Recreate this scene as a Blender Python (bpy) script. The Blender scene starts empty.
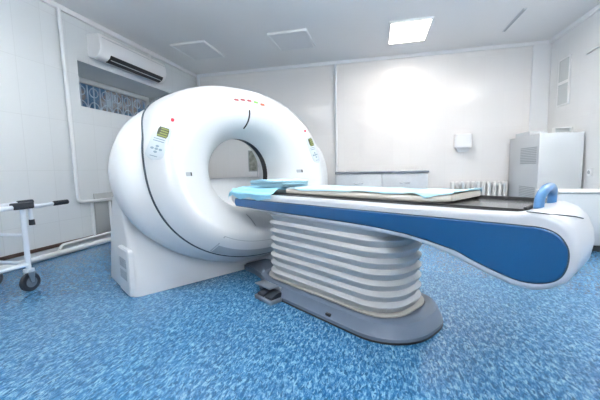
import bpy, bmesh, math, random
from math import sin, cos, pi, radians, sqrt
from mathutils import Vector, Matrix, noise
from mathutils.bvhtree import BVHTree
random.seed(7)
SC = bpy.context.scene
COL = SC.collection

# ------------------------------------------------------------------ room size
XL, XR, YB, YF, H = -3.668, 2.76, 6.234, -2.6, 2.935
TH = radians(55.6)                       # the scanner stands diagonally in the room
PE = Vector((cos(TH), sin(TH), 0)); AX = Vector((-sin(TH), cos(TH), 0))
def G(s, t, z=0.0): return PE * s + AX * t + Vector((0, 0, z))

# ------------------------------------------------------------------ materials
def mat(name, col, rough=0.5, metal=0.0, emis=None, es=0.0, coat=0.0, noise_amt=0.0, nscale=20, bump=0.0, bscale=60, trans=0.0, spec=0.5):
    m = bpy.data.materials.new(name); m.use_nodes = True
    nt = m.node_tree; b = nt.nodes['Principled BSDF']
    b.inputs['Base Color'].default_value = (*col, 1); b.inputs['Roughness'].default_value = rough
    b.inputs['Metallic'].default_value = metal; b.inputs['Coat Weight'].default_value = coat
    b.inputs['Coat Roughness'].default_value = 0.08
    b.inputs['Transmission Weight'].default_value = trans
    b.inputs['Specular IOR Level'].default_value = spec
    if emis: b.inputs['Emission Color'].default_value = (*emis, 1); b.inputs['Emission Strength'].default_value = es
    tc = nt.nodes.new('ShaderNodeTexCoord')
    if noise_amt > 0:
        n = nt.nodes.new('ShaderNodeTexNoise'); n.inputs['Scale'].default_value = nscale; n.inputs['Detail'].default_value = 4
        r = nt.nodes.new('ShaderNodeMapRange'); r.inputs[1].default_value = 0.3; r.inputs[2].default_value = 0.7
        r.inputs[3].default_value = 1 - noise_amt; r.inputs[4].default_value = 1 + noise_amt
        mx = nt.nodes.new('ShaderNodeVectorMath'); mx.operation = 'SCALE'; mx.inputs[0].default_value = col
        nt.links.new(tc.outputs['Object'], n.inputs['Vector']); nt.links.new(n.outputs['Fac'], r.inputs[0])
        nt.links.new(r.outputs[0], mx.inputs['Scale']); nt.links.new(mx.outputs[0], b.inputs['Base Color'])
    if bump > 0:
        n2 = nt.nodes.new('ShaderNodeTexNoise'); n2.inputs['Scale'].default_value = bscale; n2.inputs['Detail'].default_value = 3
        bp = nt.nodes.new('ShaderNodeBump'); bp.inputs['Strength'].default_value = bump; bp.inputs['Distance'].default_value = 0.01
        nt.links.new(tc.outputs['Object'], n2.inputs['Vector']); nt.links.new(n2.outputs['Fac'], bp.inputs['Height'])
        nt.links.new(bp.outputs[0], b.inputs['Normal'])
    return m

def wall_mat(name, col, axis, w=0.3, hh=0.6, rough=0.2, z0=0.385, joint=0.90):
    m = mat(name, col, rough, spec=.2); nt = m.node_tree; b = nt.nodes['Principled BSDF']
    tc = nt.nodes.new('ShaderNodeTexCoord'); sp = nt.nodes.new('ShaderNodeSeparateXYZ'); cb = nt.nodes.new('ShaderNodeCombineXYZ')
    nt.links.new(tc.outputs['Object'], sp.inputs[0])
    nt.links.new(sp.outputs['X' if axis == 'x' else 'Y'], cb.inputs['X'])
    ad = nt.nodes.new('ShaderNodeMath'); ad.operation = 'ADD'; ad.inputs[1].default_value = -z0 + 3.0 * hh
    nt.links.new(sp.outputs['Z'], ad.inputs[0]); nt.links.new(ad.outputs[0], cb.inputs['Y'])
    br = nt.nodes.new('ShaderNodeTexBrick'); br.offset = 0.0
    br.inputs['Scale'].default_value = 1; br.inputs['Brick Width'].default_value = w; br.inputs['Row Height'].default_value = hh
    br.inputs['Mortar Size'].default_value = 0.0035; br.inputs['Mortar Smooth'].default_value = 0.3
    br.inputs['Color1'].default_value = (*col, 1); br.inputs['Color2'].default_value = (*[c * 0.975 for c in col], 1)
    br.inputs['Mortar'].default_value = (*[c * joint for c in col], 1)
    nt.links.new(cb.outputs[0], br.inputs['Vector']); nt.links.new(br.outputs['Color'], b.inputs['Base Color'])
    n = nt.nodes.new('ShaderNodeTexNoise'); n.inputs['Scale'].default_value = 3.5
    bp = nt.nodes.new('ShaderNodeBump'); bp.inputs['Strength'].default_value = 0.04; bp.inputs['Distance'].default_value = 0.02
    nt.links.new(tc.outputs['Object'], n.inputs['Vector']); nt.links.new(n.outputs['Fac'], bp.inputs['Height']); nt.links.new(bp.outputs[0], b.inputs['Normal'])
    return m

def floor_mat():
    m = mat('blue_marbled_linoleum', (.2, .5, .75), 0.24); nt = m.node_tree; b = nt.nodes['Principled BSDF']
    L = nt.links.new; N = nt.nodes.new
    tc = N('ShaderNodeTexCoord')
    def stretched(sx, sy, scale, det, rough=.6, dist=0.0):
        mp = N('ShaderNodeMapping'); mp.inputs['Scale'].default_value = (sx, sy, 1); L(tc.outputs['Object'], mp.inputs[0])
        n = N('ShaderNodeTexNoise'); n.inputs['Scale'].default_value = scale; n.inputs['Detail'].default_value = det
        n.inputs['Roughness'].default_value = rough; n.inputs['Distortion'].default_value = dist; L(mp.outputs[0], n.inputs['Vector']); return n
    a = stretched(1, .36, 68, 5, .8, .5); r1 = N('ShaderNodeValToRGB'); L(a.outputs['Fac'], r1.inputs[0])
    e = r1.color_ramp.elements; e[0].position = .36; e[0].color = (.007, .06, .17, 1); e[1].position = .62; e[1].color = (.18, .36, .50, 1)
    k = e.new(.48); k.color = (.022, .13, .28, 1)
    c = stretched(1, .5, 7, 3); r2 = N('ShaderNodeValToRGB'); L(c.outputs['Fac'], r2.inputs[0])
    r2.color_ramp.elements[0].position = .35; r2.color_ramp.elements[0].color = (.82, .86, .9, 1); r2.color_ramp.elements[1].position = .65; r2.color_ramp.elements[1].color = (1.1, 1.06, 1.04, 1)
    m1 = N('ShaderNodeMix'); m1.data_type = 'RGBA'; m1.blend_type = 'MULTIPLY'; m1.inputs[0].default_value = 1
    L(r1.outputs[0], m1.inputs[6]); L(r2.outputs[0], m1.inputs[7])
    d = stretched(1, .40, 84, 2, .5, .8); r3 = N('ShaderNodeValToRGB'); L(d.outputs['Fac'], r3.inputs[0])
    r3.color_ramp.elements[0].position = .39; r3.color_ramp.elements[0].color = (1, 1, 1, 1); r3.color_ramp.elements[1].position = .44; r3.color_ramp.elements[1].color = (0, 0, 0, 1)
    m2 = N('ShaderNodeMix'); m2.data_type = 'RGBA'; L(r3.outputs[0], m2.inputs[0]); L(m1.outputs[2], m2.inputs[6]); m2.inputs[7].default_value = (.012, .07, .16, 1)
    L(m2.outputs[2], b.inputs['Base Color'])
    return m

M = {}
M['floor'] = floor_mat()
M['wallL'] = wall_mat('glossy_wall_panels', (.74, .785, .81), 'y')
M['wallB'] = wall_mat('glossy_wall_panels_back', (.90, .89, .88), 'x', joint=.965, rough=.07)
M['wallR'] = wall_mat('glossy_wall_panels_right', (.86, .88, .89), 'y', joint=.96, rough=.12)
M['ceil'] = mat('ceiling_panels', (.92, .92, .92), .45)
M['trim'] = mat('white_trim', (.86, .88, .90), .4)
M['pipe'] = mat('white_painted_pipe', (.86, .89, .91), .35)
M['plastic'] = mat('white_scanner_plastic', (.62, .65, .675), .3, coat=.15)
M['plastic2'] = mat('white_scanner_pedestal', (.64, .67, .70), .35, coat=.1)
M['seam'] = mat('dark_rubber_seam', (.02, .04, .06), .5)
M['bore'] = mat('bore_liner', (.80, .82, .83), .3)
M['ring'] = mat('dark_scan_window', (.03, .03, .035), .25)
M['kick'] = mat('grey_kick_panel', (.33, .37, .41), .4)
M['black'] = mat('black_plastic', (.012, .013, .016), .4)
M['rubber'] = mat('black_rubber', (.015, .02, .03), .6)
M['blue'] = mat('blue_side_panel', (.002, .062, .185), .4)
M['handle'] = mat('blue_handle', (.06, .19, .40), .35, coat=.2)
M['body'] = mat('white_table_shell', (.57, .59, .63), .3, coat=.2)
M['bellows'] = mat('grey_bellows', (.41, .43, .45), .5)
M['plinth'] = mat('blue_grey_plinth', (.10, .135, .19), .4)
M['lip'] = mat('cream_bellows_lip', (.36, .36, .35), .5)
M['tray'] = mat('dark_grey_tray', (.10, .105, .11), .25, coat=.3)
M['pad'] = mat('beige_mattress', (.66, .62, .56), .6, bump=.1)
M['sheet'] = mat('light_blue_sheet', (.44, .72, .84), .7, bump=.15, bscale=300)
M['sheet2'] = mat('blue_folded_sheet', (.30, .64, .82), .7, bump=.15, bscale=300)
M['steel'] = mat('steel', (.5, .52, .55), .3, metal=.9)
M['chrome'] = mat('chrome_handle', (.65, .67, .7), .25, metal=.8)
M['cab'] = mat('grey_laminate', (.60, .64, .68), .4, noise_amt=.03)
M['top'] = mat('slate_worktop', (.17, .20, .25), .35)
M['cabw'] = mat('white_painted_metal', (.60, .64, .67), .4)
M['cabedge'] = mat('cabinet_edge', (.62, .66, .69), .4)
M['grille'] = mat('grey_grille', (.38, .42, .45), .5)
M['rad'] = mat('white_radiator', (.88, .88, .87), .35)
M['ac'] = mat('air_conditioner_plastic', (.88, .90, .92), .35)
M['dark'] = mat('dark_slot', (.01, .012, .016), .5)
M['trolley'] = mat('white_enamel_tube', (.80, .86, .93), .3, coat=.3)
M['hub'] = mat('grey_wheel_hub', (.16, .19, .23), .4)
M['brown'] = mat('brown_skirting', (.085, .05, .04), .6)
M['diff_off'] = mat('unlit_diffuser', (.82, .84, .86), .4)
M['diff_on'] = mat('lit_diffuser', (.9, .88, .85), .4, emis=(1.0, .89, .79), es=10)
M['fill_dim'] = mat('fill_diffuser_dim', (.9, .9, .9), .4, emis=(.95, .98, 1.0), es=4.5)  # weak glow for the fill lamp added behind the camera
M['fill_warm'] = mat('fill_diffuser_warm', (.9, .9, .9), .4, emis=(1.0, .97, .93), es=6.5)  # warm glow for the added, unseen fill lamps
M['fill_up'] = mat('fill_upper_diffuser', (.9, .9, .9), .4, emis=(1.0, .98, .96), es=36)  # strong up-light of the added fill lamps, brightens the ceiling
M['fill_cool'] = mat('fill_diffuser_cool', (.9, .9, .9), .4, emis=(.95, .98, 1.0), es=4.5)  # cool glow for the added fill lamp on the left
M['glass'] = mat('window_glass', (.95, .97, 1), .02, trans=1.0)
M['glass'].node_tree.nodes['Principled BSDF'].inputs['IOR'].default_value = 1.05
M['out'] = mat('outside_brickwork', (.16, .22, .30), .8)
def _out(m):
    nt = m.node_tree; tc = nt.nodes.new('ShaderNodeTexCoord'); n = nt.nodes.new('ShaderNodeTexNoise'); n.inputs['Scale'].default_value = 2.2; n.inputs['Detail'].default_value = 5
    r = nt.nodes.new('ShaderNodeValToRGB'); e = r.color_ramp.elements
    e[0].position = .36; e[0].color = (.03, .08, .15, 1); e[1].position = .68; e[1].color = (.42, .48, .52, 1); k = e.new(.5); k.color = (.10, .19, .28, 1); k = e.new(.57); k.color = (.26, .20, .16, 1)
    nt.links.new(tc.outputs['Object'], n.inputs['Vector']); nt.links.new(n.outputs['Fac'], r.inputs[0]); nt.links.new(r.outputs[0], nt.nodes['Principled BSDF'].inputs['Base Color'])
_out(M['out'])
M['bars'] = mat('grey_window_bars', (.55, .62, .68), .5)
M['disp'] = mat('display_bezel', (.50, .57, .62), .4)
M['lcd'] = mat('green_display', (.05, .07, .02), .3, emis=(.30, .36, .05), es=.35)
M['lcdink'] = mat('display_digits', (.02, .03, .01), .4)
M['keys'] = mat('keypad_print', (.20, .28, .34), .5)
M['red'] = mat('red_button', (.75, .03, .06), .3)
M['lampred'] = mat('dark_red_indicator', (.35, .07, .08), .3)
M['lampgreen'] = mat('green_indicator', (.1, .6, .05), .3, emis=(.15, .8, .05), es=.6)
M['lamporange'] = mat('orange_indicator', (.55, .16, .09), .3)
M['panel'] = mat('painted_panel', (.42, .45, .46), .5)
M['board'] = mat('notice_board', (.26, .28, .24), .5, noise_amt=.5, nscale=14)
M['wframe'] = mat('white_frame', (.90, .92, .93), .4)
M['pane2'] = mat('frosted_grey_pane', (.60, .64, .65), .3)

# ------------------------------------------------------------------ mesh helpers
def obj(name, bm, m, parent=None, smooth=True, angle=35):
    bmesh.ops.remove_doubles(bm, verts=bm.verts, dist=1e-6)
    bmesh.ops.recalc_face_normals(bm, faces=bm.faces)
    me = bpy.data.meshes.new(name); bm.to_mesh(me); bm.free()
    o = bpy.data.objects.new(name, me); COL.objects.link(o)
    for mm in (m if isinstance(m, (list, tuple)) else [m]): me.materials.append(M[mm])
    if smooth:
        me.polygons.foreach_set('use_smooth', [True] * len(me.polygons))
        me.set_sharp_from_angle(angle=radians(angle))
    if parent is not None: o.parent = parent
    return o
def thing(name, label, cat, loc=(0, 0, 0), rz=0.0, group=None):
    o = bpy.data.objects.new(name, None); COL.objects.link(o); o.empty_display_size = .1
    o.location = loc; o.rotation_euler = (0, 0, rz); o['label'] = label; o['category'] = cat
    if group: o['group'] = group
    return o
def tag(o, label, cat, group=None):
    o['label'] = label; o['category'] = cat
    if group: o['group'] = group
    return o
def struct(name, bm, m, parent=None, smooth=False, label=None):
    o = obj(name, bm, m, parent, smooth)
    if parent is None: o['kind'] = 'structure'
    if label: o['label'] = label
    return o
def dup(root, loc, label):
    r = root.copy(); COL.objects.link(r); r.location = loc; r['label'] = label
    for ch in list(root.children):
        c = ch.copy(); COL.objects.link(c); c.parent = r
        for g in ch.children:
            d = g.copy(); COL.objects.link(d); d.parent = c
    return r
def new(): return bmesh.new()
def box(bm, x0, x1, y0, y1, z0, z1, bev=0.0, seg=2):
    g = bmesh.ops.create_cube(bm, size=1.0)
    vs = g['verts']
    for v in vs:
        v.co = Vector((x0 + (v.co.x + .5) * (x1 - x0), y0 + (v.co.y + .5) * (y1 - y0), z0 + (v.co.z + .5) * (z1 - z0)))
    if bev > 0:
        es = list({e for v in vs for e in v.link_edges})
        bmesh.ops.bevel(bm, geom=es, offset=bev, segments=seg, profile=.5, affect='EDGES')
    return bm
def B(x0, x1, y0, y1, z0, z1, bev=0.0, seg=2): return box(new(), x0, x1, y0, y1, z0, z1, bev, seg)
def loft(bm, rings, closed=True, cap0=False, cap1=False):
    V = [[bm.verts.new(p) for p in r] for r in rings]
    n = len(V[0])
    for a, b in zip(V[:-1], V[1:]):
        for i in range(n if closed else n - 1):
            j = (i + 1) % n
            bm.faces.new((a[i], a[j], b[j], b[i]))
    if cap0: bm.faces.new(V[0])
    if cap1: bm.faces.new(list(reversed(V[-1])))
    return bm
def rounded_path(pts, r=0.04, n=6):
    P = [Vector(p) for p in pts]; out = [P[0]]
    for a, b, c in zip(P[:-2], P[1:-1], P[2:]):
        d1 = (a - b); d2 = (c - b); q = min(r, d1.length * .45, d2.length * .45)
        s, e = b + d1.normalized() * q, b + d2.normalized() * q
        for k in range(n + 1):
            u = k / n; out.append(s * (1 - u) ** 2 + b * 2 * u * (1 - u) + e * u * u)
    out.append(P[-1]); return out
def tube(bm, pts, r, n=12, closed=False, caps=True):
    P = [Vector(p) for p in pts]; m = len(P); rings = []
    T = []
    for i in range(m):
        if closed: t = P[(i + 1) % m] - P[i - 1]
        else: t = P[min(i + 1, m - 1)] - P[max(i - 1, 0)]
        T.append(t.normalized())
    u = T[0].orthogonal().normalized()
    for i in range(m):
        u = (u - T[i] * u.dot(T[i])).normalized(); v = T[i].cross(u)
        rr = r[i] if isinstance(r, (list, tuple)) else r
        rings.append([P[i] + (u * cos(2 * pi * k / n) + v * sin(2 * pi * k / n)) * rr for k in range(n)])
    if closed: rings.append(rings[0])
    return loft(bm, rings, True, caps and not closed, caps and not closed)
def cyl(bm, p0, p1, r, n=20):
    return tube(bm, [p0, p1], r, n)
def lathe_x(bm, prof, c, n=28):          # axis along x, profile (dx, radius)
    rings = [[Vector((c[0] + dx, c[1] + r * cos(2 * pi * k / n), c[2] + r * sin(2 * pi * k / n))) for k in range(n)] for dx, r in prof]
    return loft(bm, rings, True, True, True)
def prism(bm, poly, axis, a0, a1, bev=0.0):
    def P(p, a):
        return Vector((a, p[0], p[1])) if axis == 'x' else Vector((p[0], a, p[1])) if axis == 'y' else Vector((p[0], p[1], a))
    return loft(bm, [[P(p, a0) for p in poly], [P(p, a1) for p in poly]], True, True, True)
def rrect(w, d, r, n=6, cx=0, cy=0):       # rounded rectangle, half sizes
    out = []
    for (sx, sy, a) in ((1, 1, 0), (-1, 1, 90), (-1, -1, 180), (1, -1, 270)):
        for k in range(n + 1):
            t = radians(a + 90 * k / n); out.append((cx + sx * (w - r) + r * cos(t), cy + sy * (d - r) + r * sin(t)))
    return out

# ------------------------------------------------------------------ setting
struct('floor', B(XL - .3, XR + .3, YF - .3, YB + .3, -.12, 0), 'floor')
bm = new()
box(bm, XL - .8, XR + .3, YF - .3, YB + .3, H, H + .12)
struct('ceiling', bm, 'ceil')
WY0, WY1, WZ0, WZ1, WX = 3.43, 5.50, 1.80, 2.365, -4.264     # window recess in the left wall
bm = new(); T = .66
box(bm, XL - T, XL, YF - .2, WY0, 0, H); box(bm, XL - T, XL, WY1, YB + .2, 0, H)
box(bm, XL - T, XL, WY0, WY1, 0, WZ0); box(bm, XL - T, XL, WY0, WY1, WZ1, H)
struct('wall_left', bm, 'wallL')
struct('wall_back', B(XL, XR, YB, YB + .2, 0, H), 'wallB')
struct('wall_right', B(XR, XR + .2, YF - .2, YB + .2, 0, H), 'wallR')
struct('wall_front', B(XL, XR, YF - .2, YF, 0, H), 'wallB')
struct('wall_outside', B(-6.3, -6.2, 0, 10.5, 0, 6), 'out')
struct('trim_1', B(XL, XL + .035, YF, YB, H - .06, H, .006), 'trim')
struct('trim_2', B(XL + .035, XR - .03, YB - .035, YB, H - .06, H, .006), 'trim')
struct('trim_3', B(XR - .035, XR, YF, YB, H - .06, H, .006), 'trim')
struct('trim_4', B(2.50, XR, YB - .03, YB, 0, H - .06, .006), 'trim')         # corner boxing on the back wall
struct('baseboard_left', B(XL, XL + .014, YF, YB, .085, .125, .003), 'brown')
# window in the recess
w = bpy.data.objects.new('window_1', None); COL.objects.link(w); w['kind'] = 'structure'
w.location = (WX, (WY0 + WY1) / 2, WZ0)
hw, hz = (WY1 - WY0) / 2, WZ1 - WZ0
bm = new()
box(bm, -.05, .0, -hw, hw, hz - .075, hz, .008); box(bm, -.05, 0, -hw, hw, 0, .07, .008)
box(bm, -.05, 0, -hw, -hw + .07, .07, hz - .075, .008); box(bm, -.05, 0, hw - .08, hw, .07, hz - .075, .008)
struct('window_frame', bm, 'wframe', w, True)
struct('window_pane', B(-.03, -.022, -hw + .06, hw - .07, .06, hz - .065), 'glass', w)
bm = new()
y = -hw + .12
k = 0
while y < hw - .05:
    cyl(bm, (-.16, y, -.02), (-.16, y, hz + .02), .011, 8)
    if k % 2 == 0:
        tube(bm, [(-.16, y + .24 * (1 - cos(a)) / 2, .10 + .17 * sin(a)) for a in [pi * i / 12 for i in range(13)]], .009, 6)
        tube(bm, [(-.16, y + .12 + .08 * cos(a), .42 + .07 * sin(a)) for a in [2 * pi * i / 14 for i in range(14)]], .008, 6, closed=True)
    y += .12; k += 1
cyl(bm, (-.16, -hw, .10), (-.16, hw, .10), .012, 8); cyl(bm, (-.16, -hw, hz - .02), (-.16, hw, hz - .02), .012, 8)
struct('window_grille', bm, 'bars', w, True)

# pipes on the walls
tag(obj('conduit_pipe', tube(new(), rounded_path([(XL + .045, 3.20, H - .061), (XL + .045, 3.235, .585), (XL + .045, 3.80, .575)], .07), .021), 'pipe'),
    'long white conduit running down the left wall and turning toward the scanner', 'pipe')
tag(obj('conduit_pipe', cyl(new(), (XL + .07, YB - .035, 0), (XL + .07, YB - .035, H - .061), .026), 'pipe'),
    'white vertical pipe in the corner where the left and back walls meet', 'pipe')
tag(obj('conduit_pipe', cyl(new(), (-.745, YB - .03, 0), (-.745, YB - .03, H - .061), .022), 'pipe'),
    'white vertical pipe on the back wall at the left end of the grey cabinets', 'pipe')
tag(obj('heating_pipe', tube(new(), [(XL + .115, YF + .05, .034), (XL + .115, YB - .2, .034)], .032), 'pipe'),
    'thick white heating pipe lying on the floor along the left wall', 'pipe')
bm = new()
tube(bm, rounded_path([(XL + .05, 2.93, 0.0), (XL + .05, 2.95, .105), (XL + .05, 4.1, .115)], .07), .017)
tag(obj('heating_pipe', bm, 'pipe'), 'thin white heating pipe bending up just above the thick floor pipe', 'pipe')
tag(obj('heating_pipe', cyl(new(), (XL + .05, 3.42, .118), (XL + .05, 3.415, .553), .018), 'pipe'),
    'short white upright pipe joining conduit bend to the thin heating pipe', 'pipe')
tag(obj('heating_pipe', cyl(new(), (XL + .05, 3.72, .125), (XL + .05, 3.705, .545), .018), 'pipe'),
    'short white upright pipe right beside the scanner in front of grey hatch', 'pipe')
tag(obj('wall_hatch', B(XL, XL + .012, 3.50, 3.95, .13, .67, .003), 'panel'), 'grey hatch panel low on the left wall behind the pipes', 'hatch')

# ------------------------------------------------------------------ ceiling lights
def ceiling_light(x0, x1, y0, y1, label, on):
    t = thing('ceiling_light', label, 'ceiling light', ((x0 + x1) / 2, (y0 + y1) / 2, H), 0, 'square panel lights on the ceiling')
    a, b = (x1 - x0) / 2, (y1 - y0) / 2; f = .028
    bm = new()
    box(bm, -a, a, -b, -b + f, -.03, 0, .004); box(bm, -a, a, b - f, b, -.03, 0, .004)
    box(bm, -a, -a + f, -b + f, b - f, -.03, 0, .004); box(bm, a - f, a, -b + f, b - f, -.03, 0, .004)
    obj('light_frame', bm, 'wframe', t)
    obj('diffuser', B(-a + f, a - f, -b + f, b - f, -.024, 0), on, t, False)
    return t
ceiling_light(-3.16, -2.57, 4.64, 5.36, 'unlit square ceiling panel nearest the air conditioner', 'diff_off')
ceiling_light(-1.565, -.97, 4.68, 5.37, 'unlit square ceiling panel in the middle, between air conditioner and lit panel', 'diff_off')
ceiling_light(.17, .75, 4.79, 5.59, 'brightly glowing warm ceiling panel, only lit one in view', 'diff_on')
def fill_pendant(x, y, label, on, wx=.6, wy=.3):  # hanging fill lamps, added out of view to light the room
    t = thing('fill_light', label, 'ceiling light', (x, y, H))
    z = -.24
    obj('light_tray', B(-wx - .01, wx + .01, -wy - .01, wy + .01, z - .004, z + .004), 'wframe', t, False)
    obj('lower_fill', B(-wx, wx, -wy, wy, z - .03, z - .0045), on, t, False)
    obj('upper_fill', B(-wx, wx, -wy, wy, z + .0045, z + .02), 'fill_up', t, False)
    for sx in (-1, 1): obj('hanger', cyl(new(), (sx * wx * .8, 0, z + .02), (sx * wx * .8, 0, 0), .004, 8), 'steel', t)
fill_pendant(2.3, 2.95, 'added fill lamp hanging near the right wall, out of view', 'fill_warm', .2, .45)
fill_pendant(.25, 2.3, 'added fill lamp hanging out of view in the middle of the room', 'fill_warm', .4, .2)
fill_pendant(-1.9, 1.5, 'added fill lamp hanging out of view above the floor before the scanner', 'fill_cool', .2, .4)
fill_pendant(.3, -.9, 'added fill lamp hanging out of view behind the camera', 'fill_dim', .7, .25)
bm = new(); box(bm, 1.835, 1.875, 4.88, 5.60, H - .012, H, .003)
v = thing('ceiling_vent', 'narrow grey slot vent in the ceiling near the right wall', 'vent', (1.855, 5.24, H))
bm = new(); box(bm, -.022, .022, -.36, .36, -.012, 0, .003); obj('vent_frame', bm, 'cab', v)
obj('vent_slot', B(-.012, .012, -.345, .345, -.0135, -.001), 'grille', v, False)

# ------------------------------------------------------------------ air conditioner
ac = thing('air_conditioner', 'white split air conditioner mounted high on left wall above the window', 'air conditioner', (XL, 4.27, 2.435))
prof = [(0, .03), (.07, 0), (.13, .005), (.175, .035), (.205, .09), (.215, .15), (.21, .23), (.195, .29), (.17, .31), (0, .315)]
def ac_ring(y, sc=1.0):
    return [Vector((p[0] * (sc if p[0] > 0 else 1), y, .16 + (p[1] - .16) * sc)) for p in prof]
bm = loft(new(), [ac_ring(-.67, .93), ac_ring(-.662, .97), ac_ring(-.645), ac_ring(.645), ac_ring(.662, .97), ac_ring(.67, .93)], True, True, True)
obj('casing', bm, 'ac', ac)
# outlet slot and louvre on the lower front edge
e = Vector((.045, 0, .075)).normalized(); nrm = Vector((.86, 0, -.51))
band = [(.108, -.004), (.134, .001), (.180, .032), (.203, .072), (.195, .078), (.17, .045), (.128, .014), (.108, .008)]
obj('air_outlet', loft(new(), [[Vector((p[0] + .003, yy, p[1] - .003)) for p in band] for yy in (-.50, .58)], True, True, True), 'dark', ac, False)
obj('louvre', loft(new(), [[Vector((p[0], yy, p[1])) for p in ((.168, .016), (.176, .022), (.174, .026), (.166, .020))] for yy in (-.48, .56)], True, True, True), 'cabedge', ac, False)
obj('panel_line', B(.207, .2135, -.642, .642, .253, .259), 'cabedge', ac, False)
tag(obj('cable_duct', B(XL, XL + .03, 4.76, 4.80, 2.72, H - .061, .004), 'pipe'), 'short white cable duct between air conditioner and the ceiling trim', 'cable duct')

# ------------------------------------------------------------------ CT scanner
S0, T0 = 1.72, 2.578
ct = thing('ct_scanner', 'large white CT scanner gantry with a round opening, standing diagonally on the blue floor', 'CT scanner', G(S0, T0), TH)
ZC, NR = .977, 128
def ring(a, bu, bd, n, t, k, z0=ZC, grow=0.0, back=0.0):
    out = []
    for i in range(NR):
        ph = 2 * pi * i / NR; c, s = cos(ph), sin(ph)
        rr = (abs(c) ** n + abs(s) ** n) ** (-1 / n)
        x = (a + grow) * rr * c; y = ((bu if s > 0 else bd) + grow) * rr * s
        q = max(0.0, min(1.0, (y - .20) / .42)); q = q * q * (3 - 2 * q)
        out.append(Vector((x, t - T0 + k * y + back * q, z0 + y)))
    return out
K = .278
def lerp(a, b, u): return a + (b - a) * u
A2, BU2, BD2 = .955, .785, .795
TC, RC = 2.79, .338                       # throat of the opening
rings = []
# outer rim from the seam round to the front lip
for a_off, t, bk in ((0, 2.575, .34), (-.004, 2.569, .22), (-.010, 2.561, .10), (-.022, 2.547, .02), (-.040, 2.528, 0), (-.062, 2.507, 0), (-.09, 2.483, 0), (-.12, 2.464, 0), (-.15, 2.453, 0), (-.18, 2.449, 0), (-.205, 2.451, 0)):
    rings.append(ring(A2 + a_off, BU2 + a_off, BD2 + a_off, 2.34, t, K, back=bk))
# funnel into the opening
a0, u0, d0 = A2 - .205, BU2 - .205, BD2 - .205
NF = 12
for i in range(1, NF + 1):
    u = i / NF
    w_ = u ** .9
    a = lerp(a0, RC, w_); bu = lerp(u0, RC, w_); bd = lerp(d0, RC, w_)
    t = 2.452 + (TC - 2.452) * (.42 * u + .58 * u ** 4)
    rings.append(ring(a, bu, bd, lerp(2.34, 2.0, u), t, lerp(K, .10, u), lerp(ZC, .918, u)))
cover = loft(new(), rings)
bmesh.ops.recalc_face_normals(cover, faces=cover.faces)
BV = BVHTree.FromBMesh(cover)
fc = obj('front_cover', cover, 'plastic', ct, True, 60)
def on_cover(x, z):
    hit, n, i, d = BV.ray_cast(Vector((x, -2.0, z)), Vector((0, 1, 0)))
    if hit is None: hit, n, i, d = BV.find_nearest(Vector((x, -.1, z)))
    if n.y > 0: n = -n
    return hit, n
# seam
obj('seam', loft(new(), [ring(A2, BU2, BD2, 2.34, 2.572, K, grow=-.004, back=.34), ring(A2, BU2, BD2, 2.34, 2.574, K, grow=.006, back=.34), ring(A2, BU2, BD2, 2.34, 2.590, K, grow=.008, back=.34), ring(A2, BU2, BD2, 2.34, 2.60, K, grow=-.004, back=.34)]), 'seam', ct)
# rear shell
BD3 = BD2 + .045
rs = [ring(A2, BU2, BD2, 2.34, 2.588, K, grow=.0, back=.34), ring(A2, BU2 - .02, BD2, 2.34, 2.597, K, grow=.016, back=.34),
      ring(1.05, .755, .815, 2.15, 2.622, .25, .960, back=.34), ring(1.115, .755, .83, 2.08, 2.648, .22, .945, back=.34), ring(1.155, .75, .838, 2.02, 2.675, .20, .935, back=.34), ring(1.17, .75, .84, 2, 2.715, .18, .93, back=.34),
      ring(1.155, .745, .84, 2, 2.80, .16, .925, back=.32), ring(1.11, .72, .83, 2, 3.0, .12, .92, back=.25), ring(1.06, .68, .80, 2, 3.2, .10, .92, back=.14), ring(1.0, .62, .76, 2, 3.33, .08, .92, back=.05), ring(.92, .56, .70, 2, 3.375, .08, .92),
      ring(.75, .52, .60, 2, 3.365, .08, .92), ring(.60, .50, .52, 2, 3.30, .08, .92), ring(.48, .45, .45, 2, 3.14, .1, .92), ring(.40, .39, .39, 2, 2.99, .1, .918), ring(.343, .343, .343, 2, 2.875, .1, .918)]
obj('rear_shell', loft(new(), rs), 'plastic', ct, True, 60)
obj('scan_ring', loft(new(), [ring(RC, RC, RC, 2, TC - .002, .1, .918), ring(RC + .004, RC + .004, RC + .004, 2, TC + .04, .1, .918), ring(RC + .005, RC + .005, RC + .005, 2, 2.876, .1, .918)]), 'ring', ct)
# pedestal
def ped(z, hx, y0, y1, r=.06): return [Vector((p[0], p[1], z)) for p in rrect(hx, (y1 - y0) / 2, r, 6, 0, (y0 + y1) / 2)]
obj('pedestal', loft(new(), [ped(0, 1.10, 0, .72), ped(.012, 1.105, -.003, .72), ped(.2, 1.095, .04, .72), ped(.40, 1.08, .12, .72), ped(.58, 1.065, .25, .72), ped(.70, 1.05, .38, .72), ped(.80, 1.02, .50, .72), ped(.86, .97, .58, .70)], True, True, True), 'plastic2', ct)
for sx in (-1, 1):
    sp = obj('side_cover', loft(new(), [[Vector((sx * (1.075 + q), p[0], p[1])) for p in rrect(.15 - e_, .18 - e_, .03, 5, .17, .182)] for q, e_ in ((0, 0), (.03, 0), (.04, .01))], True, True, True), 'plastic2', ct)
    for zc in (.12, .215):
        bm = new()
        for j in range(6): box(bm, sx * 1.1152 - .003, sx * 1.1152 + .003, .07, .25, zc + j * .012, zc + j * .012 + .007)
        obj('side_grille', bm, 'kick', sp, False)
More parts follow.
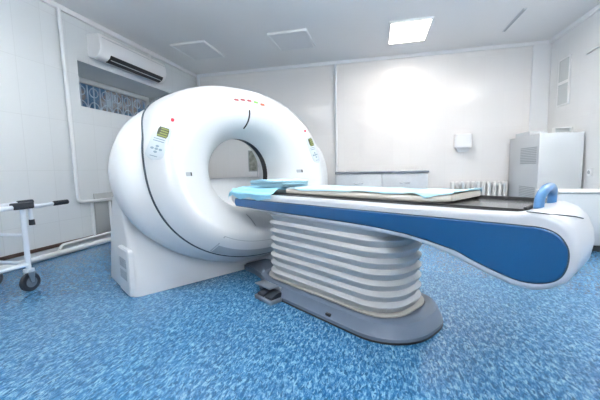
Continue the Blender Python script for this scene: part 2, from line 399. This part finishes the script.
# cover details: everything sits on the curved cover at its own place
def patch(name, outline, m, off=.003, thick=.004, parent=ct, hole=False):
    top, bot = [], []
    for x, z in outline:
        h_, n = on_cover(x, z); top.append(h_ + n * (off)); bot.append(h_ - n * thick)
    bm = new(); vt = [bm.verts.new(p) for p in top]; vb = [bm.verts.new(p) for p in bot]
    bm.faces.new(vt); k = len(vt)
    for i in range(k): bm.faces.new((vt[i], vb[i], vb[(i + 1) % k], vt[(i + 1) % k]))
    bmesh.ops.triangulate(bm, faces=[f for f in bm.faces if len(f.verts) > 4])
    return obj(name, bm, m, parent)
def rot(pts, c, a): return [(c[0] + p[0] * cos(a) - p[1] * sin(a), c[1] + p[0] * sin(a) + p[1] * cos(a)) for p in pts]
def gpatch(name, hx, hz, r, c, ang, m, off, parent, nx=5, nz=8):
    # a rounded rectangle draped over the cover as a grid
    bm = new(); V = {}
    for i in range(nx + 1):
        for j in range(nz + 1):
            u, v_ = -1 + 2 * i / nx, -1 + 2 * j / nz
            z_ = v_ * hz; d = max(0, abs(z_) - (hz - r)); wx = hx - r + sqrt(max(0, r * r - d * d)) if r > 0 else hx
            p = rot([(u * wx, z_)], c, ang)[0]; h_, n = on_cover(*p); V[i, j] = bm.verts.new(h_ + n * off)
    for i in range(nx):
        for j in range(nz): bm.faces.new((V[i, j], V[i + 1, j], V[i + 1, j + 1], V[i, j + 1]))
    r_ = bmesh.ops.extrude_face_region(bm, geom=list(bm.faces))
    for v in [g for g in r_['geom'] if isinstance(g, bmesh.types.BMVert)]: v.co.y += off + .004
    return obj(name, bm, m, parent, False)
def control_panel(c, ang, label):
    cp = gpatch('control_panel', .052, .150, .050, c, ang, 'disp', .004, ct, 6, 16); cp['label'] = label
    d = rot([(.004, .080)], c, ang)[0]
    lc = gpatch('display', .033, .042, .006, d, ang, 'lcdink', .0062, cp, 3, 4)
    for q, w0, w1 in ((.030, -.016, .028), (.010, -.016, .028), (-.010, -.018, .028), (-.030, -.030, .028)):
        e_ = rot([(.004 + (w0 + w1) / 2, .080 + q)], c, ang)[0]
        gpatch('digit_row', (w1 - w0) / 2, .0058, 0, e_, ang, 'lcd', .0078, cp, 2, 1)
    for q in (.020, .002):
        e_ = rot([(-.004, q)], c, ang)[0]; gpatch('key', .034, .0035, .003, e_, ang, 'keys', .0055, cp, 3, 2)
    for px, pz in ((-.026, -.06), (-.002, -.06), (.022, -.06), (-.002, -.038), (-.002, -.084)):
        e_ = rot([(px, pz)], c, ang)[0]; gpatch('key', .010, .009, .008, e_, ang, 'keys', .0055, cp, 3, 4)
    e_ = rot([(-.002, -.118)], c, ang)[0]; gpatch('key', .022, .003, .002, e_, ang, 'keys', .0055, cp, 3, 2)
LP = (-.848, 1.172); RP = (.752, 1.15)
control_panel(LP, -.42, 'left control panel with a small yellow-green display')
control_panel(RP, .22, 'right control panel with a small yellow-green display')
def dot(name, x, z, r, m, label=None):
    h_, n = on_cover(x, z); bm = new()
    cyl(bm, h_ - n * .005, h_ + n * .008, r, 16); o = obj(name, bm, m, ct)
    if label: o['label'] = label
dot('emergency_button', -.730, 1.348, .014, 'red', 'small round red button above the left panel')
dot('emergency_button', .686, 1.349, .012, 'red', 'small round red button above the right panel')
for (x, z), m, lb in zip(((-.112, 1.588), (-.041, 1.596), (.031, 1.597), (.104, 1.591), (.178, 1.577)), ('lampred', 'lampred', 'lampred', 'lampgreen', 'lamporange'),
                     ('dark red indicator', 'dark red indicator', 'dark red indicator', 'lit green indicator', 'orange indicator')):
    o = gpatch('indicator_lamp', .024, .010, .009, (x, z), -.3 * x - .06, m, .005, ct, 6, 4); o['label'] = lb
# curved black slot above the opening
ptl = [(.02, 1.508), (.019, 1.475), (.014, 1.44), (.006, 1.405), (-.006, 1.37), (-.02, 1.34)]
q = [on_cover(*p) for p in ptl]
obj('positioning_slot', tube(new(), [h_ + n * .001 for h_, n in q], .008, 8), 'black', ct)
for nm_, x in (('L', -.665), ('R', .56)):
    o = gpatch('handle_recess', .030, .016, .003, (x, .922), 0, 'kick', .002, ct, 3, 2)
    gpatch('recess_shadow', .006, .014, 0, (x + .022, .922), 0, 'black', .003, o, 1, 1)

# kick panel and joint line on the lower front of the cover
def lower_band(name, f0, f1, ph0, ph1, m, off=.004):
    # band between two scaled contours of the cover face
    bm = new(); n = 24; V = []
    for i in range(n + 1):
        ph = radians(lerp(ph0, ph1, i / n)); row = []
        for fr in (f0, (f0 + f1) / 2, f1):
            c_, s_ = cos(ph), sin(ph); rr = (abs(c_) ** 2.34 + abs(s_) ** 2.34) ** (-1 / 2.34)
            h_, nn = on_cover(A2 * fr * rr * c_, ZC + BD2 * fr * rr * s_); row.append(bm.verts.new(h_ + nn * off))
        V.append(row)
    for a, b in zip(V[:-1], V[1:]):
        for j in range(2): bm.faces.new((a[j], b[j], b[j + 1], a[j + 1]))
    return obj(name, bm, m, ct)
lower_band('kick_panel', .915, .992, 236, 304, 'kick', .004)
lower_band('joint_line', .818, .824, 235, 305, 'grille', .003)
lower_band('joint_line', .82, .99, 235, 235.7, 'grille', .003)
gpatch('latch', .005, .045, .004, (-.115, .49), -.1, 'kick', .004, ct, 2, 4)

# ------------------------------------------------------------------ examination table
TT = 1.40
tb = thing('examination_table', 'long white and blue scanner table on a grey pleated bellows column', 'examination table', G(S0, TT), TH)
def L(s, t, z): return Vector((s - S0, t - TT, z))
outline = [(.36, .758), (.305, .768), (.255, .764), (.205, .745), (.17, .712), (.150, .67), (.145, .62), (.153, .565), (.182, .514), (.226, .478), (.285, .458), (.36, .461), (.45, .484), (.53, .513), (.61, .541), (.69, .564), (.78, .58), (.97, .592), (1.34, .592),
           (1.8, .604), (2.2, .62), (2.44, .636), (2.505, .650), (2.535, .675), (2.54, .705), (2.53, .735), (2.50, .746), (2.2, .748), (1.6, .750), (1.0, .752), (.6, .754), (.47, .755)]
def inset(poly, e):
    n = len(poly); out = []
    for i in range(n):
        p, a, b = Vector(poly[i]), Vector(poly[i - 1]), Vector(poly[(i + 1) % n])
        d = (b - a).normalized(); nn = Vector((-d.y, d.x))
        out.append(p + nn * e)
    return out
# orientation check so that inset goes inward
ar = sum(outline[i][0] * outline[(i + 1) % len(outline)][1] - outline[(i + 1) % len(outline)][0] * outline[i][1] for i in range(len(outline)))
SG = 1 if ar > 0 else -1
HW, RR = .26, .024
rings = []
us = [-1 + .0] 
for i in range(7): us.append(-1 + RR / HW * (1 - cos(pi / 2 * (i + 1) / 7)))
us += [-.6, -.3, 0]; us = us + [-u for u in reversed(us[:-1])]
for u in us:
    x = u * HW; d = max(0, abs(x) - (HW - RR)) / RR; e_ = RR * (1 - sqrt(max(0, 1 - d * d)))
    P = inset(outline, e_ * SG)
    R_ = []
    for p in P:
        t_, z_ = p.x, p.y
        if t_ < .30 and z_ > .6:
            t_ -= 0.0
            z_ += .022 * (1 - u * u) * max(0, min(1, (.31 - t_) / .06)) * max(0, min(1, (z_ - .66) / .06))
        t_ += (.010 * u * u + .035 * max(0, u) ** 2) * max(0, min(1, (.40 - t_) / .2))
        R_.append(Vector((x, t_ - TT, z_)))
    rings.append(R_)
obj('table_body', loft(new(), rings, True, True, True), 'body', tb, True, 50)
blue = [(.289, .709), (.23, .693), (.198, .65), (.192, .60), (.203, .550), (.227, .518), (.275, .497), (.33, .493), (.39, .505), (.455, .525), (.52, .548), (.58, .572), (.70, .596), (.827, .614), (1.0, .625), (1.2, .63), (1.8, .632), (2.44, .638), (2.458, .65), (2.462, .675), (2.45, .697), (2.2, .699), (1.34, .704), (.48, .709)]
def smooth(P, k=4):
    out = []; n = len(P)
    for i in range(n):
        p0, p1, p2, p3 = (Vector(P[(i + j) % n]) for j in (-1, 0, 1, 2))
        if (p2 - p1).length > .12: out.append(p1); continue
        for q in range(k):
            u = q / k; d = (p2 - p1).length * .5
            m1 = (p2 - p0).normalized() * d * 2; m2 = (p3 - p1).normalized() * d * 2
            h = ((2 * u**3 - 3 * u**2 + 1) * p1 + (u**3 - 2 * u**2 + u) * m1 + (-2 * u**3 + 3 * u**2) * p2 + (u**3 - u**2) * m2)
            out.append(h)
    return out
blue = [tuple(p) for p in smooth(blue)]
for sx in (-1, 1):
    bm = new()
    sh = [(p[0] - .004 * max(0, min(1, (.40 - p[0]) / .2)), p[1]) for p in blue]
    rr = [[Vector((sx * x, p[0] - TT, p[1])) for p in (sh if e_ == 0 else inset(sh, e_ * SG * (1)))] for x, e_ in ((HW - .006, 0), (HW + .003, 0), (HW + .0055, .004))]
    loft(bm, rr, True, True, True)
    o = obj('side_panel', bm, 'blue', tb, False); o['label'] = 'blue side panel'
    # dark outline gap round the panel
    bm = new(); loft(bm, [[Vector((sx * x, p.x - TT, p.y)) for p in inset(sh, -.005 * SG)] for x in (HW - .01, HW + .0012)], True, True, True)
    obj('panel_gap', bm, 'seam', tb, False)
# tray
bm = new(); TW = .205
box(bm, -TW, TW, .34 - TT, 2.47 - TT, .744, .765)
obj('tray', bm, 'tray', tb, False)
bm = new()
box(bm, -TW, -TW + .012, .34 - TT, 2.47 - TT, .756, .769, .003); box(bm, TW - .012, TW, .34 - TT, 2.47 - TT, .756, .782, .003); box(bm, -TW + .012, TW - .012, .33 - TT, .345 - TT, .756, .776, .003)
obj('tray_rail', bm, 'black', tb)
# cap joint
bm = tube(new(), [L(S0 - HW + .006, .32, .766), L(S0 - HW + .006, .29, .765), L(S0 - HW + .012, .255, .762), L(S0 - HW + .05, .218, .757), L(S0 - HW + .11, .19, .748), L(S0 - HW + .17, .172, .735)], .0025, 6)
obj('cap_joint', bm, 'seam', tb)
# handle arch
pts = [(-.125, .308 - TT, .762)] + [(-.125 * cos(a), .308 - TT - .01 * sin(a), .785 + .064 * sin(a) ** .75) for a in [pi * i / 16 for i in range(1, 16)]] + [(.125, .308 - TT, .762)]
o = obj('push_handle', tube(new(), rounded_path(pts, .01, 2), .0185, 14), 'handle', tb); o['label'] = 'arched blue handle'
# bellows
def brr(hx, t0, t1, r, z, n=8): return [Vector((p[0], p[1], z)) for p in rrect(hx, (t1 - t0) / 2, r, n, 0, (t0 + t1) / 2 - TT)]
bm = new(); R_ = []; NP = 8; z0b, z1b = .105, .62
for i in range(NP):
    zb = z0b + (z1b - z0b) * i / NP; dz = (z1b - z0b) / NP
    for fz, o_ in ((0, -.012), (.04, -.012), (.60, .0085), (.68, .009), (.97, -.009)):
        R_.append(brr(.241 + o_, .925 - o_, 2.10 + o_, .20, zb + dz * fz))
obj('bellows', loft(bm, R_, True, True, True), 'bellows', tb, True, 24)
# plinth
def prr(hx, t0, t1, r, z, n=10): return [Vector((p[0], p[1], z)) for p in rrect(hx, (t1 - t0) / 2, r, n, -.012, (t0 + t1) / 2 - TT)]
bm = loft(new(), [prr(.328, .775, 2.21, .29, 0), prr(.328, .775, 2.21, .29, .03), prr(.323, .78, 2.205, .285, .036), prr(.302, .812, 2.185, .26, .097), prr(.292, .825, 2.175, .25, .103), prr(.262, .882, 2.14, .22, .103), prr(.262, .882, 2.14, .22, .09)], True, True, True)
obj('plinth', bm, 'plinth', tb)
obj('bellows_lip', loft(new(), [brr(.258, .902, 2.125, .19, .10), brr(.258, .902, 2.125, .19, .108), brr(.250, .912, 2.115, .19, .110), brr(.230, .93, 2.10, .18, .106)], True, True, True), 'lip', tb)
obj('plinth_skirt', loft(new(), [prr(.330, .773, 2.212, .29, 0.001), prr(.330, .773, 2.212, .29, .012)], True, True, True), 'black', tb)
bm = new(); h_ = Vector((-.327, 1.02 - TT, .045)); box(bm, -.343, -.325, 1.275 - TT, 1.31 - TT, .045, .06); obj('socket', bm, 'black', tb, False)
# connecting plate to the scanner
bm = loft(new(), [[Vector((x, y - TT, z)) for x, y in ((-.28, 2.05), (-.17, 2.22), (-.13, 2.40), (-.125, T0 - .006), (.125, T0 - .006), (.13, 2.40), (.17, 2.22), (.28, 2.05))] for z in (0, .06)], True, True, True)
bmesh.ops.bevel(bm, geom=[e for e in bm.edges if all(v.co.z > .05 for v in e.verts)], offset=.012, segments=2, affect='EDGES')
obj('connecting_plate', bm, 'plinth', tb)
# foot pedal on the near side
fp = obj('foot_pedal', B(-.44, -.31, 1.74 - TT, 1.94 - TT, .0, .028, .006), 'steel', tb)
obj('pedal_guard', B(-.40, -.30, 1.80 - TT, 1.99 - TT, .085, .094, .003), 'steel', fp)
obj('pedal_bracket', B(-.325, -.31, 1.77 - TT, 1.96 - TT, .02, .09, .003), 'steel', fp)
for y0 in (1.755, 1.845):
    bm = loft(new(), [[Vector((x, y - TT, z)) for x, z in ((-.425, .028), (-.33, .028), (-.33, .062), (-.36, .066), (-.42, .042))] for y in (y0, y0 + .075)], True, True, True)
    obj('pedal', bm, 'rubber', fp)

# mattress pad, sheet and folded sheets lying on the table
def nz(x, y, s=1.0, sd=0.0): return noise.noise(Vector((x * s + sd, y * s - sd, sd * 1.7)))
def world(o, s=S0, t=TT): o.location = G(s, t); o.rotation_euler = (0, 0, TH); return o
PW, PT0, PT1 = .185, .63, 1.85
bm = new(); R_ = []
for i in range(41):
    t_ = lerp(PT0, PT1, i / 40); lift = .014 * max(0, 1 - (t_ - PT0) / .16) ** 2
    r0 = .018
    R_.append([Vector((p[0], t_ - TT, p[1] + lift)) for p in rrect(PW, .016, .012, 4, 0, .7655 + .016 + .001)])
pad = world(obj('mattress_pad', loft(bm, R_, True, True, True), 'pad', None, True, 60))
tag(pad, 'thin beige mattress pad lying on the scanner table under the light blue sheet', 'mattress')
def sheet_mesh(x0, x1, t0, t1, nx, nt, zf, thick=.003):
    bm = new(); V = {}
    for i in range(nx + 1):
        for j in range(nt + 1):
            u, v_ = i / nx, j / nt; V[i, j] = bm.verts.new(zf(lerp(x0, x1, u), lerp(t0, t1, v_), u, v_))
    for i in range(nx):
        for j in range(nt): bm.faces.new((V[i, j], V[i + 1, j], V[i + 1, j + 1], V[i, j + 1]))
    r_ = bmesh.ops.extrude_face_region(bm, geom=list(bm.faces))
    for v in [g for g in r_['geom'] if isinstance(g, bmesh.types.BMVert)]: v.co.z += thick
    return bm
def zsheet(x, t, u, v_):
    lift = .014 * max(0, 1 - (t - PT0) / .16) ** 2
    z_ = .801 + lift + .006 * abs(nz(x * 5, t * 3, 1, 3)) + .010 * max(0, nz(x * 3, t * 7, 1, 8))
    e_ = -.181 + .006 * nz(0, t * 6, 1, 5) - .014 * max(0, 1 - abs(t - .76) / .07)
    xx = x
    if x < e_ + .03:
        xx = e_ + (x - e_) * .2 if x < e_ else x
    d = max(0, (-.183 - xx)); z_ -= min(.030, d * 2.2); z_ += .003
    d2 = max(0, xx - .186); z_ -= min(.02, d2 * 1.5)
    tt = t + .012 * nz(x * 8, 2, 1, 1)
    return Vector((xx, tt - TT, z_))
sh = world(obj('disposable_sheet', sheet_mesh(-.20, .20, .625, 1.83, 24, 80, zsheet), 'sheet', None, True, 80))
tag(sh, 'long pale blue disposable sheet spread over the table mattress', 'sheet')
# crumpled sheet over the end of the table in the scanner opening
def zend(x, t, u, v_):
    t0 = t + .05 * nz(x * 6, 3, 1, 2) * max(0, 1 - v_ * 4) + .10 * max(0, x + .0) * 0
    tt = t0 if t < 2.52 else 2.522 + .032 * min(1, (t - 2.52) / .04)
    z_ = .791 + .012 * nz(x * 9, t * 9, 1, 4) + .008 * nz(x * 20, t * 16, 1, 9)
    z_ = max(z_, .774 if x > -.21 else .762)
    if t > 2.50: z_ = .791 - min(.075, (t - 2.50) * 1.1) + .004 * nz(x * 20, t * 10)
    xx = x + .012 * nz(2, t * 9, 1, 2) if x > -.2 else x
    if x < -.20: z_ = max(.760, z_ - (-.20 - x) * .8) if t < 2.5 else z_
    if x < -.255:
        xx = -.2705 - .005 * abs(nz(1, t * 14)); z_ = min(z_, .757) - (-.255 - x) * max(.1, .9 + 1.9 * nz(4, t * 5, 1, 7))
    return Vector((xx, tt - TT, z_))
es = world(obj('crumpled_sheet', sheet_mesh(-.30, .20, 1.92, 2.60, 42, 60, zend), 'sheet2', None, True, 80))
tag(es, 'crumpled light blue sheet draped over the table end at the scanner opening', 'sheet')
# folded sheet: one long strip folded on itself
bm = new(); path = []
z_ = .809
for k in range(5):
    y0, y1 = (1.93, 2.36) if k % 2 == 0 else (2.36, 1.93)
    for i in range(15):
        u = i / 14; path.append((lerp(y0, y1, u), z_ + k * .011 + .002 * sin(u * 7 + k)))
    if k < 4:
        for a in (30, 90, 150):
            s_ = 1 if k % 2 == 0 else -1
            path.append((y1 + s_ * .012 * sin(radians(a)), z_ + k * .011 + .0055 - .0055 * cos(radians(a))))
V = []
for i in range(17):
    x = lerp(-.17, .13, i / 16)
    V.append([bm.verts.new((x + .012 * nz(y * 6, z * 30, 1, 1), y - TT + .10 * x + .01 * nz(x * 12, z * 40), z + .006 * nz(x * 9, y * 8, 1, 6) )) for y, z in path])
for a, b in zip(V[:-1], V[1:]):
    for j in range(len(path) - 1): bm.faces.new((a[j], a[j + 1], b[j + 1], b[j]))
r_ = bmesh.ops.extrude_face_region(bm, geom=list(bm.faces))
for v in [g for g in r_['geom'] if isinstance(g, bmesh.types.BMVert)]: v.co.z += .005
fs = world(obj('folded_sheet', bm, 'sheet', None, True, 80))
tag(fs, 'folded pale blue sheet stacked on top of the crumpled sheet at the scanner end', 'sheet')

# ------------------------------------------------------------------ low cabinets along the back wall
def low_cabinet(x0, x1, hgt, label, doors=1):
    t = thing('low_cabinet', label, 'cabinet', ((x0 + x1) / 2, 5.98, 0)); a = (x1 - x0) / 2
    obj('carcass', B(-a, a, -.215, .24, .0, hgt, .003), 'cab', t)
    d = obj('door', B(-a + .008, a - .008, -.235, -.2155, .08, hgt - .012, .003), 'cab', t)
    bm = tube(new(), rounded_path([(-.08, -.235, hgt - .17), (-.08, -.262, hgt - .17), (.08, -.262, hgt - .17), (.08, -.235, hgt - .17)], .012, 3), .007, 8)
    obj('door_handle', bm, 'chrome', d)
    return t
low_cabinet(-.70, .095, .835, 'grey low cabinet at the back wall, left one under the slate worktop')
low_cabinet(.10, .85, .835, 'grey low cabinet at the back wall, right one under the slate worktop')
tag(obj('worktop', B(-.715, .865, 5.73, 6.225, .836, .868, .004), 'top'), 'thin slate grey worktop over the two low cabinets', 'worktop')
c3 = low_cabinet(-3.50, -2.60, .655, 'low grey cabinet seen through the scanner opening')
obj('cabinet_top', B(-.46, .46, -.25, .24, .656, .682, .003), 'top', c3)
nb = thing('notice_board', 'narrow framed board on back wall seen through the scanner opening', 'board', (-2.46, YB, 1.12))
obj('board_panel', B(-.088, .088, -.018, -.001, -.20, .20), 'board', nb, False)
bm = new(); box(bm, -.10, -.085, -.026, -.001, -.215, .215); box(bm, .085, .10, -.026, -.001, -.215, .215); box(bm, -.085, .085, -.026, -.001, .20, .215); box(bm, -.085, .085, -.026, -.001, -.215, -.20)
obj('board_frame', bm, 'panel', nb, False)
tag(obj('hanging_cord', tube(new(), [(-2.36 + .012 * sin(i * .5), YB - .012, 1.30 - i * .05) for i in range(16)], .006, 6), 'panel'), 'thin grey cord hanging beside the framed board', 'cord')

# radiator
rd = thing('radiator', 'white ribbed radiator on the back wall beside the tall cabinet', 'radiator', (1.735, YB - .09, 0))
n_r = 11; pw = .083
for i in range(n_r):
    x = -.42 + i * pw; bm = new()
    R_ = []
    for z, a, d in ((.13, .02, .03), (.145, .033, .05), (.20, .036, .052), (.24, .026, .045), (.58, .026, .045), (.615, .036, .052), (.65, .033, .05), (.662, .018, .03)):
        R_.append([Vector((x + p[0], p[1], z)) for p in rrect(a, d, min(a, d) * .8, 4)])
    obj('rib', loft(bm, R_, True, True, True), 'rad', rd)
bm = new(); bm.free()
for z in (.18, .61): obj('header_pipe', cyl(new(), (-.45, 0, z), (.43, 0, z), .02, 10), 'rad', rd)
for x in (-.46, .425): obj('feed_pipe', cyl(new(), (x, .02, 0), (x, .02, .2), .012, 8), 'rad', rd)

# paper towel dispenser
pd = thing('towel_dispenser', 'white paper towel dispenser mounted on the back wall', 'dispenser', (1.475, YB, 1.20))
bm = loft(new(), [[Vector((p[0], -d, p[1])) for p in rrect(.135 - e_, .125 - e_, .03, 5, 0, .165)] for d, e_ in ((0, 0), (.08, 0), (.10, .008), (.108, .025))], True, True, True)
obj('dispenser_cover', bm, 'ac', pd)
bm = loft(new(), [[Vector((p[0], -d, p[1])) for p in rrect(.10, .05, .045, 6, 0, .03)] for d in (0, .075)], True, True, True)
obj('paper_outlet', bm, 'diff_off', pd)
obj('outlet_slot', B(-.11, .11, -.1085, -.085, .040, .052), 'cabedge', pd, False)

# ------------------------------------------------------------------ tall equipment cabinet
tc = thing('equipment_cabinet', 'tall white equipment cabinet in the right corner with grilles on its side', 'cabinet', (2.468, 5.66, 0))
obj('cabinet_case', B(-.26, .262, -.508, .52, .03, 1.365, .006), 'cabw', tc)
obj('cabinet_base', B(-.25, .252, -.49, .51, 0, .031), 'black', tc, False)
obj('corner_post', B(-.264, -.244, -.512, -.492, .03, 1.367, .002), 'cabedge', tc)
obj('edge_post', B(.244, .2655, -.512, -.495, .03, 1.367, .002), 'cabedge', tc)
for z0, z1 in ((.94, 1.20), (.36, .62)):
    bm = new(); box(bm, -.2635, -.258, -.45, .07, z0, z1)
    g = obj('side_grille', bm, 'cabedge', tc, False)
    bm = new()
    for j in range(10): box(bm, -.268, -.262, -.445, .065, z0 + .008 + j * .025, z0 + .022 + j * .025)
    obj('slat', bm, 'grille', g, False)
tag(obj('flat_box', B(2.26, 2.50, 5.60, 6.10, 1.3665, 1.44, .004), 'cabw'), 'flat white box at the rear left on top of the tall cabinet', 'box')
tr = thing('document_rack', 'small white open rack standing on the right of the tall cabinet top', 'rack', (2.60, 5.42, 1.366))
bm = new(); box(bm, -.11, .11, -.04, .04, 0, .01); box(bm, -.11, .11, -.04, .04, .082, .092); box(bm, .10, .11, -.04, .04, .01, .082); box(bm, -.11, -.10, -.04, .04, .01, .082)
obj('rack_frame', bm, 'wframe', tr, False); obj('rack_back', B(-.10, .10, .028, .036, .01, .082), 'pane2', tr, False)
# low equipment unit in front
lu = thing('console_unit', 'low white console unit standing before the tall cabinet at right edge', 'console', (2.275, 4.5, 0))
obj('unit_case', B(-.42, .48, -.54, -.20, .07, .632, .006), 'cabw', lu)
obj('unit_top', B(-.44, .49, -.56, -.19, .632, .652, .004), 'rad', lu)
obj('unit_base', B(-.40, .46, -.51, -.21, 0, .071), 'black', lu, False)
obj('drawer_front', B(-.41, .02, -.547, -.54, .09, .62, .002), 'cabw', lu)
obj('drawer_front', B(.03, .47, -.547, -.54, .09, .62, .002), 'cabw', lu)
# right wall
so = thing('wall_socket', 'small white socket on right wall beside the tall cabinet', 'socket', (XR, 5.02, .82))
obj('socket_plate', B(-.022, -.001, -.045, .045, -.045, .045, .006), 'ac', so)
bm = new(); cyl(bm, (-.024, 0, 0), (-.010, 0, 0), .025, 16); obj('socket_hole', bm, 'grille', so)
rf = thing('wall_frame', 'white framed hatch with two grey panes on the upper right wall', 'hatch', (XR, 5.78, 1.82))
obj('pane', B(-.008, -.001, -.14, .14, .02, .32), 'pane2', rf, False); obj('pane', B(-.008, -.001, -.14, .14, .36, .68), 'pane2', rf, False)
bm = new(); box(bm, -.02, -.001, -.17, -.14, 0, .70, .003); box(bm, -.012, -.001, .14, .16, 0, .70, .003); box(bm, -.016, -.001, -.14, .14, -.0, .02, .003); box(bm, -.02, -.001, -.14, .14, .32, .36, .003); box(bm, -.016, -.001, -.14, .14, .68, .70, .003)
obj('frame', bm, 'wframe', rf)
cb = tube(new(), rounded_path([(XR - .012, 5.25, 2.40), (XR - .012, 4.90, 2.42), (XR - .012, 4.80, 2.2), (XR - .012, 4.82, 1.9), (XR - .012, 4.72, 1.75)], .12, 6), .010, 8)
tag(obj('wall_cable', cb, 'wframe'), 'white cable looping down the right wall near the picture edge', 'cable')

# ------------------------------------------------------------------ patient trolley at the left edge
ty = 1.95; CX0, CX1 = -.205, .205
tro = thing('patient_trolley', 'white tubular patient trolley with black grips at the left edge', 'trolley', (-2.945, ty, 0))
YN = -1.75
for x, nm_ in ((CX1, 'a'), (CX0, 'b')):
    bm = new(); tube(bm, rounded_path([(x, YN, .69), (x, .02, .69)], .03), .019)
    obj('side_rail', bm, 'trolley', tro)
    obj('lower_rail', tube(new(), [(x, YN, .225), (x, 0, .225)], .017), 'trolley', tro)
    for y in (0, YN + .1):
        p = obj('leg', tube(new(), [(x, y, .69), (x, y, .175)], .019), 'trolley', tro)
    # lift lever with grip
    lv = obj('lever', tube(new(), [(x, .03, .692), (x, .12, .682), (x, .26, .690)], [.022, .018, .013], 12), 'trolley', tro)
    obj('grip', tube(new(), [(x, .25, .690), (x, .262, .690), (x, .385, .692), (x, .39, .692)], [.015, .021, .021, .012], 12), 'rubber', lv)
    cl = obj('clamp', B(x - .03, x + .03, -.075, .075, .672, .725, .01), 'rubber', tro)
    pr = obj('prop', tube(new(), [(x, .055, .675), (x, .06, .575)], .015, 10), 'trolley', tro)
    obj('prop_foot', tube(new(), [(x, .0605, .58), (x, .0615, .535)], [.019, .022], 10), 'rubber', pr)
    for y in (0.0, YN + .1):
        ca = obj('caster', loft(new(), [[Vector((p[0] + x, p[1] + y, z)) for p in rrect(.032, .032, .02, 4)] for z in (.16, .185)], True, True, True), 'trolley', tro)
        for sx in (-1, 1):
            bm = loft(new(), [[Vector((x + sx * .027 + dx, y + a, z)) for a, z in ((-.028, .165), (.028, .165), (.012, .075), (-.010, .075))] for dx in (-.003, .003)], True, True, True)
            obj('fork', bm, 'steel', ca)
        obj('wheel', lathe_x(new(), [(-.018, .05), (-.019, .066), (-.012, .075), (.012, .075), (.019, .066), (.018, .05)], (x, y, .0755)), 'rubber', ca)
        obj('wheel_hub', lathe_x(new(), [(-.021, .02), (-.0205, .042), (.0205, .042), (.021, .02)], (x, y, .0755)), 'hub', ca)
for y in (0, YN + .1):
    obj('cross_bar', tube(new(), [(CX0, y, .46), (CX1, y, .46)], .014), 'trolley', tro)
    obj('cross_bar', tube(new(), [(CX0, y, .225), (CX1, y, .225)], .015), 'trolley', tro)
obj('platform', B(CX0 + .02, CX1 - .02, YN, -.08, .692, .705, .004), 'trolley', tro)

# ------------------------------------------------------------------ world and camera
wd = bpy.data.worlds.new('World'); SC.world = wd; wd.use_nodes = True
bg = wd.node_tree.nodes['Background']; bg.inputs[0].default_value = (.72, .82, .95, 1); bg.inputs[1].default_value = .4

cam = bpy.data.cameras.new('camera'); co = bpy.data.objects.new('camera', cam); COL.objects.link(co); SC.camera = co
pi_, ya, ro = radians(5.646), radians(-13.44), radians(-1.187)
fw = Vector((sin(ya) * cos(pi_), cos(ya) * cos(pi_), -sin(pi_)))
r0 = Vector((cos(ya), -sin(ya), 0)); u0 = r0.cross(fw)
r = r0 * cos(ro) + u0 * sin(ro); u = -r0 * sin(ro) + u0 * cos(ro)
mw = Matrix((r, u, -fw)).transposed().to_4x4(); mw.translation = (0, 0, .95)
co.matrix_world = mw
cam.sensor_width = 36; cam.lens = 320 / 600 * 36; cam.clip_start = .02

SC.view_settings.view_transform = 'Standard'; SC.view_settings.look = 'None'
SC.view_settings.gamma = 1; SC.view_settings.use_curve_mapping = False
SC.view_settings.exposure = 1.05
